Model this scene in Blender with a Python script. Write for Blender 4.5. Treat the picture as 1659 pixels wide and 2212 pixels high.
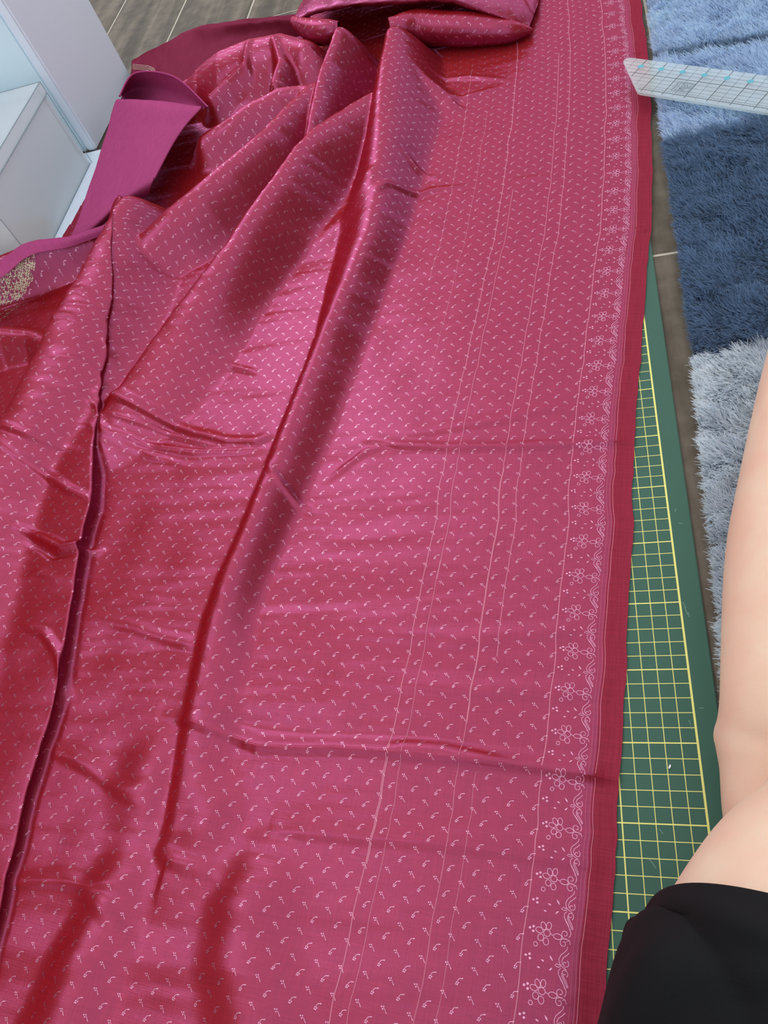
import bpy, bmesh, math, random
import numpy as np
from mathutils import Vector, Matrix

# ------------------------------------------------------------------ scene
for o in list(bpy.data.objects):
    bpy.data.objects.remove(o)
scene = bpy.context.scene
COL = scene.collection
S = 0.01                       # everything below is laid out in centimetres
rng = np.random.default_rng(7)
random.seed(7)

# ------------------------------------------------------------------ camera (solved from the 1 cm grid of the cutting mat)
F_PX = 1661.52
W_PX, H_PX = 1659, 2212
CAM_R = np.array([[0.9571331908958207, 0.08958590553616678, -0.27544585750170464],
                  [-0.07449681737552337, -0.8428362279736914, -0.5329890402400391],
                  [-0.27990405335847196, 0.5306613405405985, -0.8000326634389079]])
CAM_C = np.array([-4.345040877674466, -40.46644727364777, 52.87749918392787])
cam_data = bpy.data.cameras.new('camera')
cam = bpy.data.objects.new('camera', cam_data)
COL.objects.link(cam)
cam_data.sensor_fit = 'VERTICAL'
cam_data.sensor_height = 24.0
cam_data.lens = F_PX / H_PX * 24.0
cam_data.clip_start = 0.01
cam_data.clip_end = 50
mw = Matrix.Identity(4)
for i in range(3):
    mw[i][0] = CAM_R[0][i]
    mw[i][1] = -CAM_R[1][i]
    mw[i][2] = -CAM_R[2][i]
    mw[i][3] = CAM_C[i] * S
cam.matrix_world = mw
scene.camera = cam


def un(px, py, z=0.0):
    """point of the place at height z (cm) that the photograph shows at a pixel"""
    d = CAM_R.T @ np.array([(px - 829.5) / F_PX, (py - 1106) / F_PX, 1.0])
    t = (z - CAM_C[2]) / d[2]
    return CAM_C + t * d


# ------------------------------------------------------------------ light
world = bpy.data.worlds.new('room_light')
scene.world = world
world.use_nodes = True
wn = world.node_tree.nodes
wn['Background'].inputs[0].default_value = (0.85, 0.92, 1.0, 1)
wn['Background'].inputs[1].default_value = 1.35


def area(name, loc, target, sx, sy, power, col):
    l = bpy.data.lights.new(name, 'AREA')
    l.shape = 'RECTANGLE'
    l.size = sx * S
    l.size_y = sy * S
    l.energy = power
    l.color = col
    o = bpy.data.objects.new(name, l)
    COL.objects.link(o)
    o.location = Vector(loc) * S
    d = Vector(target) - Vector(loc)
    o.rotation_euler = d.to_track_quat('-Z', 'Y').to_euler()
    return o


# a glazed door beyond the top of the picture
area('glazed_door_daylight', (-138, 190, 160), (-110, 0, 80), 66, 200, 15, (0.90, 0.95, 1.0))

area('added_high_light', (-180, 5, 225), (-40, -20, 0), 75, 60, 9, (0.90, 0.95, 1.0))  # added high light that makes the mauve streaks on the lower-left silk

vs = scene.view_settings
vs.view_transform = 'Standard'
vs.look = 'None'
vs.gamma = 1.0
vs.use_curve_mapping = False
vs.exposure = 0.13


# ------------------------------------------------------------------ helpers
def lin(r, g, b):
    def f(c):
        c /= 255.0
        return c / 12.92 if c <= 0.04045 else ((c + 0.055) / 1.055) ** 2.4
    return (f(r), f(g), f(b), 1.0)


def new_mat(name):
    m = bpy.data.materials.new(name)
    m.use_nodes = True
    nt = m.node_tree
    for n in list(nt.nodes):
        nt.nodes.remove(n)
    out = nt.nodes.new('ShaderNodeOutputMaterial')
    return m, nt, out


def N(nt, kind, **kw):
    n = nt.nodes.new(kind)
    for k, v in kw.items():
        if k.startswith('i_'):
            key = k[2:]
            key = int(key) if key.isdigit() else key.replace('_', ' ')
            n.inputs[key].default_value = v
        else:
            setattr(n, k, v)
    return n


def L(nt, a, ao, b, bi):
    nt.links.new(a.outputs[ao], b.inputs[bi])


def principled(name, col, rough=0.5, metal=0.0, noise=None, bump=None, spec=0.5, extra=None):
    m, nt, out = new_mat(name)
    p = N(nt, 'ShaderNodeBsdfPrincipled')
    p.inputs['Base Color'].default_value = col
    p.inputs['Roughness'].default_value = rough
    p.inputs['Metallic'].default_value = metal
    p.inputs['Specular IOR Level'].default_value = spec
    L(nt, p, 0, out, 0)
    tc = N(nt, 'ShaderNodeTexCoord')
    if noise:
        sc, amt, col2 = noise
        nz = N(nt, 'ShaderNodeTexNoise')
        nz.inputs['Scale'].default_value = sc
        nz.inputs['Detail'].default_value = 5
        L(nt, tc, 'Object', nz, 'Vector')
        mx = N(nt, 'ShaderNodeMix', data_type='RGBA')
        rm = N(nt, 'ShaderNodeMapRange')
        rm.inputs[1].default_value = 0.35
        rm.inputs[2].default_value = 0.65
        rm.inputs[4].default_value = amt
        L(nt, nz, 'Fac', rm, 0)
        L(nt, rm, 0, mx, 0)
        mx.inputs[6].default_value = col
        mx.inputs[7].default_value = col2
        L(nt, mx, 2, p, 'Base Color')
    if bump:
        sc, st, dist = bump
        nb = N(nt, 'ShaderNodeTexNoise')
        nb.inputs['Scale'].default_value = sc
        nb.inputs['Detail'].default_value = 3
        L(nt, tc, 'Object', nb, 'Vector')
        b = N(nt, 'ShaderNodeBump')
        b.inputs['Strength'].default_value = st
        b.inputs['Distance'].default_value = dist
        L(nt, nb, 'Fac', b, 'Height')
        L(nt, b, 0, p, 'Normal')
    if extra:
        for k, v in extra.items():
            p.inputs[k].default_value = v
    return m


def tag(o, label=None, cat=None, group=None, kind=None):
    if label:
        o['label'] = label
    if cat:
        o['category'] = cat
    if group:
        o['group'] = group
    if kind:
        o['kind'] = kind
    return o


def empty(name, loc=(0, 0, 0)):
    o = bpy.data.objects.new(name, None)
    o.empty_display_size = 0.02
    o.location = Vector(loc) * S
    COL.objects.link(o)
    return o


def link(name, me, mat, parent=None, smooth=False):
    o = bpy.data.objects.new(name, me)
    COL.objects.link(o)
    if mat is not None and len(me.materials) == 0:
        me.materials.append(mat)
    if smooth:
        me.polygons.foreach_set('use_smooth', np.ones(len(me.polygons), bool))
    if parent is not None:
        o.parent = parent
        o.matrix_parent_inverse = Matrix.Translation(-parent.location)
    return o


def mesh_from(verts_cm, faces, name='mesh'):
    me = bpy.data.meshes.new(name)
    me.from_pydata([tuple(v) for v in (np.asarray(verts_cm, float) * S)], [], [tuple(int(i) for i in f) for f in faces])
    me.update()
    return me


def mesh_np(verts_cm, faces, name='mesh'):
    """fast mesh: faces is an (n,3) or (n,4) int array"""
    v = np.asarray(verts_cm, np.float32) * S
    f = np.asarray(faces, np.int32)
    me = bpy.data.meshes.new(name)
    me.vertices.add(len(v))
    me.vertices.foreach_set('co', v.ravel())
    k = f.shape[1]
    me.loops.add(f.size)
    me.loops.foreach_set('vertex_index', f.ravel())
    me.polygons.add(len(f))
    me.polygons.foreach_set('loop_start', np.arange(0, f.size, k, dtype=np.int32))
    me.polygons.foreach_set('loop_total', np.full(len(f), k, np.int32))
    me.update(calc_edges=True)
    return me


def box_mesh(x0, x1, y0, y1, z0, z1, bevel=0.0, seg=2, name='box'):
    bm = bmesh.new()
    bmesh.ops.create_cube(bm, size=1)
    for v in bm.verts:
        v.co = Vector(((x0 + x1) / 2 + v.co.x * (x1 - x0), (y0 + y1) / 2 + v.co.y * (y1 - y0),
                       (z0 + z1) / 2 + v.co.z * (z1 - z0))) * S
    if bevel:
        bmesh.ops.bevel(bm, geom=bm.edges[:], offset=bevel * S, segments=seg, affect='EDGES')
    me = bpy.data.meshes.new(name)
    bm.to_mesh(me)
    bm.free()
    return me


def prism_mesh(pts, z0, z1, bevel=0.0, name='prism'):
    bm = bmesh.new()
    vs_ = [bm.verts.new((p[0] * S, p[1] * S, z0 * S)) for p in pts]
    f = bm.faces.new(vs_)
    r = bmesh.ops.extrude_face_region(bm, geom=[f])
    for g in r['geom']:
        if isinstance(g, bmesh.types.BMVert):
            g.co.z = z1 * S
    bmesh.ops.recalc_face_normals(bm, faces=bm.faces[:])
    if bevel:
        bmesh.ops.bevel(bm, geom=bm.edges[:], offset=bevel * S, segments=2, affect='EDGES')
    me = bpy.data.meshes.new(name)
    bm.to_mesh(me)
    bm.free()
    return me


def vnoise(x, y, seed=0):
    """smooth value noise, range about -1..1"""
    xi = np.floor(x).astype(np.int64)
    yi = np.floor(y).astype(np.int64)
    xf = x - xi
    yf = y - yi
    xf = xf * xf * (3 - 2 * xf)
    yf = yf * yf * (3 - 2 * yf)

    def h(a, b):
        n = (a * 374761393 + b * 668265263 + seed * 974711) & 0x7fffffff
        n = ((n ^ (n >> 13)) * 1274126177) & 0x7fffffff
        n = n ^ (n >> 16)
        return (n & 0xffff) / 32767.5 - 1.0
    a = h(xi, yi) * (1 - xf) + h(xi + 1, yi) * xf
    b = h(xi, yi + 1) * (1 - xf) + h(xi + 1, yi + 1) * xf
    return a * (1 - yf) + b * yf


# ------------------------------------------------------------------ floor: wood-look tiles with cream grout
FZ = -0.3                                  # the mat is 3 mm thick and its top is z = 0
m_grout = principled('grout', lin(196, 184, 165), 0.9, noise=(60, 0.5, lin(170, 158, 140)))


def plank_material():
    m, nt, out = new_mat('wood_look_tile')
    p = N(nt, 'ShaderNodeBsdfPrincipled')
    p.inputs['Roughness'].default_value = 0.7
    p.inputs['Specular IOR Level'].default_value = 0.25
    L(nt, p, 0, out, 0)
    tc = N(nt, 'ShaderNodeTexCoord')
    oi = N(nt, 'ShaderNodeObjectInfo')
    mp = N(nt, 'ShaderNodeMapping')
    mp.inputs['Scale'].default_value = (30, 2.5, 30)
    L(nt, tc, 'Object', mp, 0)
    add = N(nt, 'ShaderNodeVectorMath', operation='ADD')
    L(nt, mp, 0, add, 0)
    sc = N(nt, 'ShaderNodeMath', operation='MULTIPLY')
    sc.inputs[1].default_value = 37
    L(nt, oi, 'Random', sc, 0)
    L(nt, sc, 0, add, 1)
    n1 = N(nt, 'ShaderNodeTexNoise')
    n1.inputs['Scale'].default_value = 1.2
    n1.inputs['Detail'].default_value = 8
    n1.inputs['Distortion'].default_value = 0.6
    L(nt, add, 0, n1, 'Vector')
    n2 = N(nt, 'ShaderNodeTexNoise')
    n2.inputs['Scale'].default_value = 45
    n2.inputs['Detail'].default_value = 6
    L(nt, tc, 'Object', n2, 'Vector')
    mx = N(nt, 'ShaderNodeMath', operation='MULTIPLY_ADD')
    L(nt, n2, 'Fac', mx, 0)
    mx.inputs[1].default_value = 0.5
    L(nt, n1, 'Fac', mx, 2)
    cr = N(nt, 'ShaderNodeValToRGB')
    e = cr.color_ramp.elements
    e[0].position = 0.45
    e[0].color = lin(66, 55, 44)
    e[1].position = 0.95
    e[1].color = lin(120, 106, 90)
    k = e.new(0.7)
    k.color = lin(90, 78, 64)
    L(nt, mx, 0, cr, 0)
    L(nt, cr, 0, p, 'Base Color')
    b = N(nt, 'ShaderNodeBump')
    b.inputs['Strength'].default_value = 0.25
    b.inputs['Distance'].default_value = 0.0006
    L(nt, mx, 0, b, 'Height')
    L(nt, b, 0, p, 'Normal')
    return m


m_plank = plank_material()
floor = link('floor', box_mesh(-150, 60, -80, 175, FZ - 2, FZ - 0.06, name='floor'), m_grout)
tag(floor, 'brown wood-look tile floor with cream grout lines', 'floor', kind='structure')
PW = 15.4
plank_cache = {}
for ci in range(-6, 8):
    xr = 4.9 + PW * (ci - 3)
    # joints: one column shows a cross joint at y = 21.9
    off = [21.9, -40, 60, 5][(3 - ci) % 4]
    y = off - 90 * 2
    while y < 172:
        y0, y1 = max(y, -78), min(y + 90, 172)
        if y1 - y0 > 3 and xr > -146 and xr < 62:
            me = plank_cache.get(round(y1 - y0, 1))
            if me is None:
                hl = (y1 - y0) / 2
                me = box_mesh(-PW / 2 + 0.16, PW / 2 - 0.16, -hl + 0.16, hl - 0.16, -0.9, 0, 0.05, 1, 'plank')
                me.materials.append(m_plank)
                plank_cache[round(y1 - y0, 1)] = me
            o = bpy.data.objects.new('plank', me)
            COL.objects.link(o)
            o.parent = floor
            o.location = Vector((xr - PW / 2, (y0 + y1) / 2, FZ)) * S
        y += 90

m_wall = principled('added_wall_grey', lin(120, 116, 112), 0.85, noise=(3, 0.3, lin(112, 108, 104)))
tag(link('added_wall_right', box_mesh(140, 146, -200, 188, FZ - 2, 250, name='added_wall_right'), m_wall), 'added unseen grey-beige wall on the right that darkens the silk reflections', 'wall', kind='structure')  # out of view, added so right-facing fold flanks reflect something dark
tag(link('added_wall_left', box_mesh(-192, -186, -200, 188, FZ - 2, 250, name='added_wall_left'), m_wall), 'added unseen grey-beige wall on the left that dims the silk reflections', 'wall', kind='structure')  # out of view, added to dim what the silk reflects from the left

# ------------------------------------------------------------------ cutting mat
m_mat = principled('mat_green', lin(50, 92, 73), 0.6, noise=(25, 0.35, lin(45, 85, 67)), bump=(2500, 0.08, 0.0002))
m_yel = principled('mat_yellow_print', lin(240, 230, 128), 0.6)
m_scr = principled('mat_scratch', lin(128, 160, 142), 0.6)
mat_root = empty('cutting_mat', (-28, -15, FZ))
tag(mat_root, 'green self-healing cutting mat with yellow centimetre grid under the sari edge', 'cutting mat')
mx0, mx1, my0, my1 = -58.0, 1.5, -62.0, 31.5
link('mat_board', box_mesh(mx0, mx1, my0, my1, FZ, 0.0, 0.06, 2, 'mat_board'), m_mat, mat_root)
gv, gf = [], []


def strip(x0, y0, x1, y1, w, z=0.012):
    d = np.array([x1 - x0, y1 - y0], float)
    d /= np.linalg.norm(d)
    n = np.array([-d[1], d[0]]) * w / 2
    k = len(gv)
    gv.extend([(x0 - n[0], y0 - n[1], z), (x1 - n[0], y1 - n[1], z), (x1 + n[0], y1 + n[1], z), (x0 + n[0], y0 + n[1], z)])
    gf.append((k, k + 1, k + 2, k + 3))


GT = 30
GB = -60
for i in range(0, 57):
    x = -i
    w = 0.14 if i == 0 else (0.085 if i % 5 == 0 else 0.05)
    strip(x, GB, x, GT, w, 0.012 + (0.002 if i % 5 == 0 else 0))
for j in range(GB, GT + 1):
    strip(-56, j, 0, j, 0.085 if j % 5 == 0 else 0.05, 0.013 + (0.002 if j % 5 == 0 else 0))
g = link('printed_grid', mesh_np(gv, gf, 'printed_grid'), m_yel, mat_root)
tag(g, 'yellow printed centimetre grid lines')
for (px, py, dx, dy) in ((1475, 1300, 0.15, -0.5), (1479, 1312, 0.12, -0.6), (1486, 1322, .06, -.4), (1488, 1555, .1, -.5), (1491, 1565, .06, -.35),
                         (1402, 1855, .35, -.5), (1424, 1790, .2, -.3), (1466, 1130, .3, -.1), (1510, 1530, .3, .02), (1460, 1098, -.1, -.3)):
    gv, gf = [], []
    a = un(px, py)
    strip(a[0], a[1], a[0] + dx, a[1] + dy, 0.035, 0.016)
    link('cut_mark', mesh_np(gv, gf, 'cut_mark'), m_scr, mat_root)

m_white = principled('white_scrap', (0.9, 0.9, 0.9, 1), 0.6)
c = un(1447, 1656, 0.05)
sp = bmesh.new()
bmesh.ops.create_icosphere(sp, subdivisions=2, radius=1)
for v in sp.verts:
    t_ = 1 - 0.45 * max(0, v.co.y)
    v.co = Vector((c[0] + v.co.x * 0.08 * t_ + v.co.y * .05, c[1] + v.co.y * 0.15, 0.06 + v.co.z * 0.05)) * S
me = bpy.data.meshes.new('scrap')
sp.to_mesh(me)
sp.free()
tag(link('paper_scrap', me, m_white, smooth=True), 'tiny white scrap lying on the green mat', 'scrap')

# ------------------------------------------------------------------ white cabinet and the clear box in front of it
m_cab = principled('cabinet_white', lin(236, 243, 252), 0.5, noise=(6, 0.3, lin(228, 236, 246)))
m_cab_lit = principled('cabinet_front_lit_cyan', lin(226, 245, 252), 0.35, noise=(6, 0.3, lin(218, 240, 250)))  # cyan light on the front face is put into this colour
cab = empty('white_cabinet', (-90, 76, FZ))
tag(cab, 'tall white cabinet standing on the floor behind the clear box', 'cabinet')
link('side_panel', box_mesh(-77.6, -76, 66, 86.5, FZ, 46, 0.25, 3, 'side_panel'), m_cab, cab)
link('front_panel', box_mesh(-112, -77.65, 66.2, 67.8, FZ, 46, 0.25, 3, 'front_panel'), m_cab_lit, cab)
link('back_panel', box_mesh(-112, -77.65, 85, 86.4, FZ, 46, 0.2, 2, 'back_panel'), m_cab, cab)
link('top_panel', box_mesh(-112.5, -75.8, 65.8, 86.7, 46, 47.8, 0.25, 3, 'top_panel'), m_cab, cab)


def frosted():
    m, nt, out = new_mat('frosted_plastic')
    p = N(nt, 'ShaderNodeBsdfPrincipled')
    p.inputs['Base Color'].default_value = (0.97, 0.98, 0.99, 1)
    p.inputs['Roughness'].default_value = 0.35
    p.inputs['Transmission Weight'].default_value = 0.0
    tl = N(nt, 'ShaderNodeBsdfTranslucent')
    tl.inputs[0].default_value = (0.97, 0.98, 0.99, 1)
    mt = N(nt, 'ShaderNodeMixShader')
    mt.inputs[0].default_value = 0.4
    L(nt, p, 0, mt, 1)
    L(nt, tl, 0, mt, 2)
    tr = N(nt, 'ShaderNodeBsdfTransparent')
    tr.inputs[0].default_value = (0.93, 0.97, 0.98, 1)
    ms = N(nt, 'ShaderNodeMixShader')
    ms.inputs[0].default_value = 0.62
    L(nt, tr, 0, ms, 1)
    L(nt, mt, 0, ms, 2)
    L(nt, ms, 0, out, 0)
    return m


tag(link('white_board', box_mesh(-112, -70.8, 37, 65.6, FZ, FZ + .18, 0.05, 1, 'white_board'), m_cab), 'thin white board lying flat on the floor under the clear box', 'board')
m_frost = frosted()
m_edge = principled('plastic_edge', lin(150, 166, 172), 0.3)
bx = empty('clear_plastic_box', (-84, 50, FZ + .2))
tag(bx, 'frosted clear plastic storage box with lid in front of the white cabinet', 'box')
X0, X1, Y0, Y1, ZT = -95.0, -75.8, 38.6, 62.2, 12.4
t = 0.25
BZ = FZ + 0.2
link('side_wall', box_mesh(X1 - t, X1, Y0, Y1, BZ, ZT - 1.6, 0.05, 1, 'w'), m_frost, bx)
link('side_wall', box_mesh(X0, X0 + t, Y0, Y1, BZ, ZT - 1.6, 0.05, 1, 'w'), m_frost, bx)
link('front_wall', box_mesh(X0 + t, X1 - t, Y0, Y0 + t, BZ, ZT - 1.6, 0.05, 1, 'w'), m_frost, bx)
link('back_wall', box_mesh(X0 + t, X1 - t, Y1 - t, Y1, BZ, ZT - 1.6, 0.05, 1, 'w'), m_frost, bx)
link('base', box_mesh(X0 + t, X1 - t, Y0 + t, Y1 - t, BZ, BZ + t, 0.05, 1, 'w'), m_frost, bx)
lid = link('lid', box_mesh(X0 - .2, X1 + .2, Y0 - .2, Y1 + .2, ZT - 1.6, ZT, 0.15, 2, 'lid'), m_frost, bx)
ev, ef = [], []


def edge_bar(a, b, r=0.07):
    a = np.array(a, float)
    b = np.array(b, float)
    d = (b - a) / np.linalg.norm(b - a)
    u_ = np.cross(d, [0.3, 0.2, 1] if abs(d[2]) < .9 else [1, 0, 0])
    u_ /= np.linalg.norm(u_)
    w_ = np.cross(d, u_)
    k = len(ev)
    for q in (a, b):
        for s_ in range(6):
            an = s_ * math.pi / 3
            ev.append(q + (u_ * math.cos(an) + w_ * math.sin(an)) * r)
    for s_ in range(6):
        ef.append((k + s_, k + (s_ + 1) % 6, k + 6 + (s_ + 1) % 6, k + 6 + s_))


for z in (ZT, ZT - 1.6):
    edge_bar((X1 + .2, Y0 - .2, z), (X1 + .2, Y1 + .2, z))
    edge_bar((X0, Y1 + .2, z), (X1 + .2, Y1 + .2, z))
    edge_bar((X0, Y0 - .2, z), (X1 + .2, Y0 - .2, z))
for (x, y) in ((X1 + .2, Y1 + .2), (X1 - 0.1, Y1 - 0.9), (X1 + .1, Y0 - .1)):
    edge_bar((x, y, BZ), (x, y, ZT - 0.1), 0.05)
edge_bar((X1, Y0, BZ + .1), (X1, Y1, BZ + .1))
link('moulded_edges', mesh_np(ev, ef, 'moulded_edges'), m_edge, bx)
m_card = principled('beige_card', lin(214, 190, 140), 0.8, noise=(30, 0.4, lin(196, 168, 118)))
tag(link('beige_card', box_mesh(-92, -77, 40.5, 47.5, BZ + t + 0.02, BZ + t + 1.6, 0.1, 1, 'card'), m_card),
    'beige card pack lying inside the clear plastic box', 'card')

# ------------------------------------------------------------------ rug
m_rugbase = principled('rug_backing', lin(70, 78, 86), 0.95)


def rug_edge(y):
    return np.interp(y, [-60, -30, -24, -18.5, -3.1, 8.7, 31.8, 44.1, 69.6, 110], [3.2, 2.7, 2.3, 2.2, 2.9, 3.5, 4.0, 4.2, 5.2, 6.3])


def rug_fibre():
    m, nt, out = new_mat('rug_fibre')
    at = N(nt, 'ShaderNodeAttribute', attribute_name='fibre')
    p = N(nt, 'ShaderNodeBsdfPrincipled')
    p.inputs['Roughness'].default_value = 0.6
    p.inputs['Specular IOR Level'].default_value = 0.3
    p.inputs['Sheen Weight'].default_value = 0.25
    L(nt, at, 'Color', p, 'Base Color')
    tl = N(nt, 'ShaderNodeBsdfTranslucent')
    L(nt, at, 'Color', tl, 0)
    ms = N(nt, 'ShaderNodeMixShader')
    ms.inputs[0].default_value = 0.4
    L(nt, p, 0, ms, 1)
    L(nt, tl, 0, ms, 2)
    L(nt, ms, 0, out, 0)
    return m


rug = empty('shaggy_rug', (14, 20, FZ))
tag(rug, 'shaggy blue and grey block-patterned rug at the right', 'rug')
ys = np.linspace(-60, 110, 60)
pts = [(rug_edge(y) + 0.5, y) for y in ys] + [(46, 110), (46, -60)]
link('rug_backing', prism_mesh(pts[::-1], FZ, FZ + 0.5, name='rug_backing'), m_rugbase, rug)


def pile(y0, y1, dens, length, name):
    area_ = (34 - 2) * (y1 - y0)
    n = int(area_ * dens)
    x = rng.uniform(2, 34, n)
    # far fewer fibres out of sight to the right
    y = rng.uniform(y0, y1, n)
    e = rug_edge(y)
    # visible border of the picture on the floor, plus a margin
    lim = np.interp(y, [-60, -20, 0, 20, 40, 60, 110], [10, 10, 12, 15, 19, 22, 34]) + 3
    keep = (x > e) & ((x < lim) | (rng.random(n) < 0.2))
    x, y = x[keep], y[keep]
    n = len(x)
    # slanted block boundaries and the carved groove
    yb1 = 38.3 - 0.02 * (x - 4)
    yb2 = 7.7 + 0.01 * (x - 3)
    gr = 55.0 - 0.16 * (x - 5)
    pale_top = np.array(lin(206, 223, 244)[:3])
    navy = np.array(lin(118, 144, 174)[:3])
    grey = np.array(lin(230, 236, 242)[:3])
    col = np.where((y > yb1)[:, None], pale_top, np.where((y > yb2)[:, None], navy, grey))
    ing = np.abs(y - gr) < 1.0
    col = np.where(ing[:, None], np.array(lin(138, 160, 182)[:3]), col)
    tone = (0.82 + 0.25 * rng.random(n) + 0.12 * vnoise(x * .8, y * .8, 3))
    col = np.minimum(col * tone[:, None] * 1.1, .97)
    ln = length * (0.8 + 0.35 * rng.random(n))
    ln = ln * np.where(ing, 0.55, 1) * np.where((np.abs(y - yb1) < .35) | (np.abs(y - yb2) < .35), 0.7, 1)
    ln = ln * np.interp(x - rug_edge(y), [0, .5, 1.4], [0.5, .7, 1])
    # tufts lean together
    ang = math.pi + 0.15 + 1.3 * vnoise(x * .55, y * .9, 5) + 0.9 * vnoise(x * 1.6, y * 2.2, 8) + rng.normal(0, .45, n)
    leanv = np.clip(0.75 + 0.25 * vnoise(x * .5, y * .7, 11) + rng.normal(0, .15, n), 0.2, 1.2)
    dx = np.cos(ang) * leanv
    dy = np.sin(ang) * leanv
    up = np.sqrt(np.clip(1.4 - leanv ** 2, 0.15, None))
    z0 = FZ + 0.45
    root = np.stack([x, y, np.full(n, z0)], 1)
    mid = root + np.stack([dx * 0.3, dy * 0.3, up * 0.62], 1) * ln[:, None]
    tip = root + np.stack([dx * 0.85, dy * 0.85, up * 0.95], 1) * ln[:, None]
    pa = rng.uniform(0, math.pi, n)
    w = 0.034 + 0.022 * rng.random(n)
    px_ = np.stack([np.cos(pa), np.sin(pa), np.zeros(n)], 1) * w[:, None]
    V = np.stack([root - px_, root + px_, mid + px_ * .9, mid - px_ * .9, tip + px_ * .35, tip - px_ * .35], 1).reshape(-1, 3)
    k = np.arange(n)[:, None] * 6
    Fq = np.concatenate([k + np.array([[0, 1, 2, 3]]), k + np.array([[3, 2, 4, 5]])], 1).reshape(-1, 4)
    me = mesh_np(V, Fq, name)
    ca = me.color_attributes.new('fibre', 'FLOAT_COLOR', 'POINT')
    c4 = np.ones((n, 6, 4), np.float32)
    c4[:, :, :3] = col[:, None, :]
    ca.data.foreach_set('color', c4.ravel())
    o = link(name, me, m_fibre, rug)
    o['kind'] = 'stuff'
    return o


m_fibre = rug_fibre()
pile(-32, 20, 120, 1.5, 'rug_pile')
pile(20, 100, 70, 1.5, 'rug_pile')

# ------------------------------------------------------------------ silk sari: surface
# selvedge line on the floor (x as a function of y)
SELV_Y = np.array([-70, -55, -40.7, -27.9, -13.1, -6, -0.5, 6, 18.3, 25, 31.8, 45, 56, 69.3, 85, 110, 130])
SELV_X = np.array([-10.2, -8.5, -6.8, -5.0, -3.2, -2.45, -1.9, -1.1, 0.6, 1.6, 2.4, 3.4, 4.1, 4.4, 4.5, 4.4, 4.4])


def selv_x(y):
    k = np.interp(y, SELV_Y, SELV_X)
    k = 0.5 * k + 0.25 * np.interp(y - 3, SELV_Y, SELV_X) + 0.25 * np.interp(y + 3, SELV_Y, SELV_X)
    return k + 0.12 * vnoise(y * 0.35, y * 0 + 3.3, 21) + 0.05 * vnoise(y * 1.1, y * 0 + 9.3, 22)


TH = math.radians(6.6)
EU = np.array([-math.cos(TH), math.sin(TH)])

# each ridge: list of (pixel x, pixel y, height, width on its left, width on its right), traced along the crest;
# left/right are as seen walking along the crest on the floor
RIDGES = []


def ridge(pts, lean=0.0, pw=1.0, mode='max', cap=1.0):
    P = []
    for q in pts:
        w = un(q[0], q[1], q[2] + 0.25)
        P.append((w[0], w[1], q[2], q[3], q[4]))
    RIDGES.append((np.array(P), lean, pw, mode, cap))


# A: long ridge through the middle (walking towards the viewer: left = +x side)
ridge([(842, 62, 6.0, 6, 3), (832, 120, 5.6, 7, 3.4), (822, 200, 4.9, 7, 3.8), (820, 270, 4.2, 6, 4.2), (815, 345, 3.6, 5, 4.6), (810, 421, 3.1, 4, 5),
       (795, 490, 2.9, 3.6, 5), (757, 581, 2.7, 3.6, 4), (711, 687, 2.7, 3.8, 2.6), (682, 759, 2.5, 4, 2.3), (656, 822, 2.4, 4, 2.2), (627, 898, 2.2, 4, 2.1),
       (593, 982, 2.1, 3.8, 2.0), (553, 1088, 2.0, 3.6, 2), (517, 1175, 1.9, 3.4, 2), (488, 1247, 1.75, 3.4, 2), (466, 1320, 1.5, 3.4, 2),
       (450, 1388, 1.2, 3.8, 1.8), (434, 1460, 1.0, 4, 1.6), (418, 1551, .8, 4, 1.5), (402, 1641, .7, 4, 1.4), (380, 1774, .55, 4, 1.3), (365, 1840, .3, 4, 1.3)], pw=.75)
# B
ridge([(800, 205, 3.6, 5, 3), (740, 240, 4.2, 6, 3), (690, 272, 4.9, 6, 3), (640, 318, 5.4, 6, 3), (590, 390, 5.5, 6, 3), (540, 455, 5.4, 6, 3), (490, 530, 5.0, 6, 3),
       (440, 595, 4.5, 6.5, 3), (390, 660, 3.9, 8, 3), (340, 730, 3.1, 9, 3), (290, 800, 2.6, 9, 3), (245, 865, 2.1, 8, 2.6), (215, 905, 1.6, 7, 2)], pw=.72)
# E
ridge([(672, 185, 4.4, 5, 3), (610, 240, 5.4, 5, 3), (550, 302, 5.8, 5.4, 3), (480, 358, 5.8, 5.6, 3), (420, 408, 5.5, 5.8, 3), (360, 458, 4.9, 6, 3), (305, 512, 3.9, 5.5, 3),
       (270, 560, 2.4, 4.5, 3), (240, 610, 1.4, 4, 3)], pw=.7)
# F
ridge([(728, 62, 7.2, 5, 3), (703, 130, 6.0, 4.5, 3), (686, 190, 5.4, 4, 3), (672, 250, 5.0, 3.5, 2.5), (664, 290, 4.4, 3, 2)], pw=.75)
# H
ridge([(655, 188, 4.6, 4, 3), (600, 196, 4.8, 4.5, 3), (545, 222, 4.6, 4.5, 3), (500, 252, 4.2, 4, 3), (440, 290, 3.4, 4, 3)], pw=.75)
# G: puffed dome behind
ridge([(655, 92, 6.0, 7, 5), (600, 76, 6.6, 8, 5), (535, 88, 6.6, 9, 5), (470, 115, 5.8, 9, 4), (428, 148, 4.4, 7, 3.5), (408, 172, 2.6, 5, 3)], pw=0.8)
ridge([(536, 88, 6.9, 3, 3), (527, 135, 5.6, 3, 3), (490, 170, 4.4, 3, 3), (455, 205, 3.4, 3, 3)])
ridge([(590, 80, 6.8, 4, 3), (605, 130, 5.8, 4, 3), (590, 175, 5.0, 4, 3)])
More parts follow.
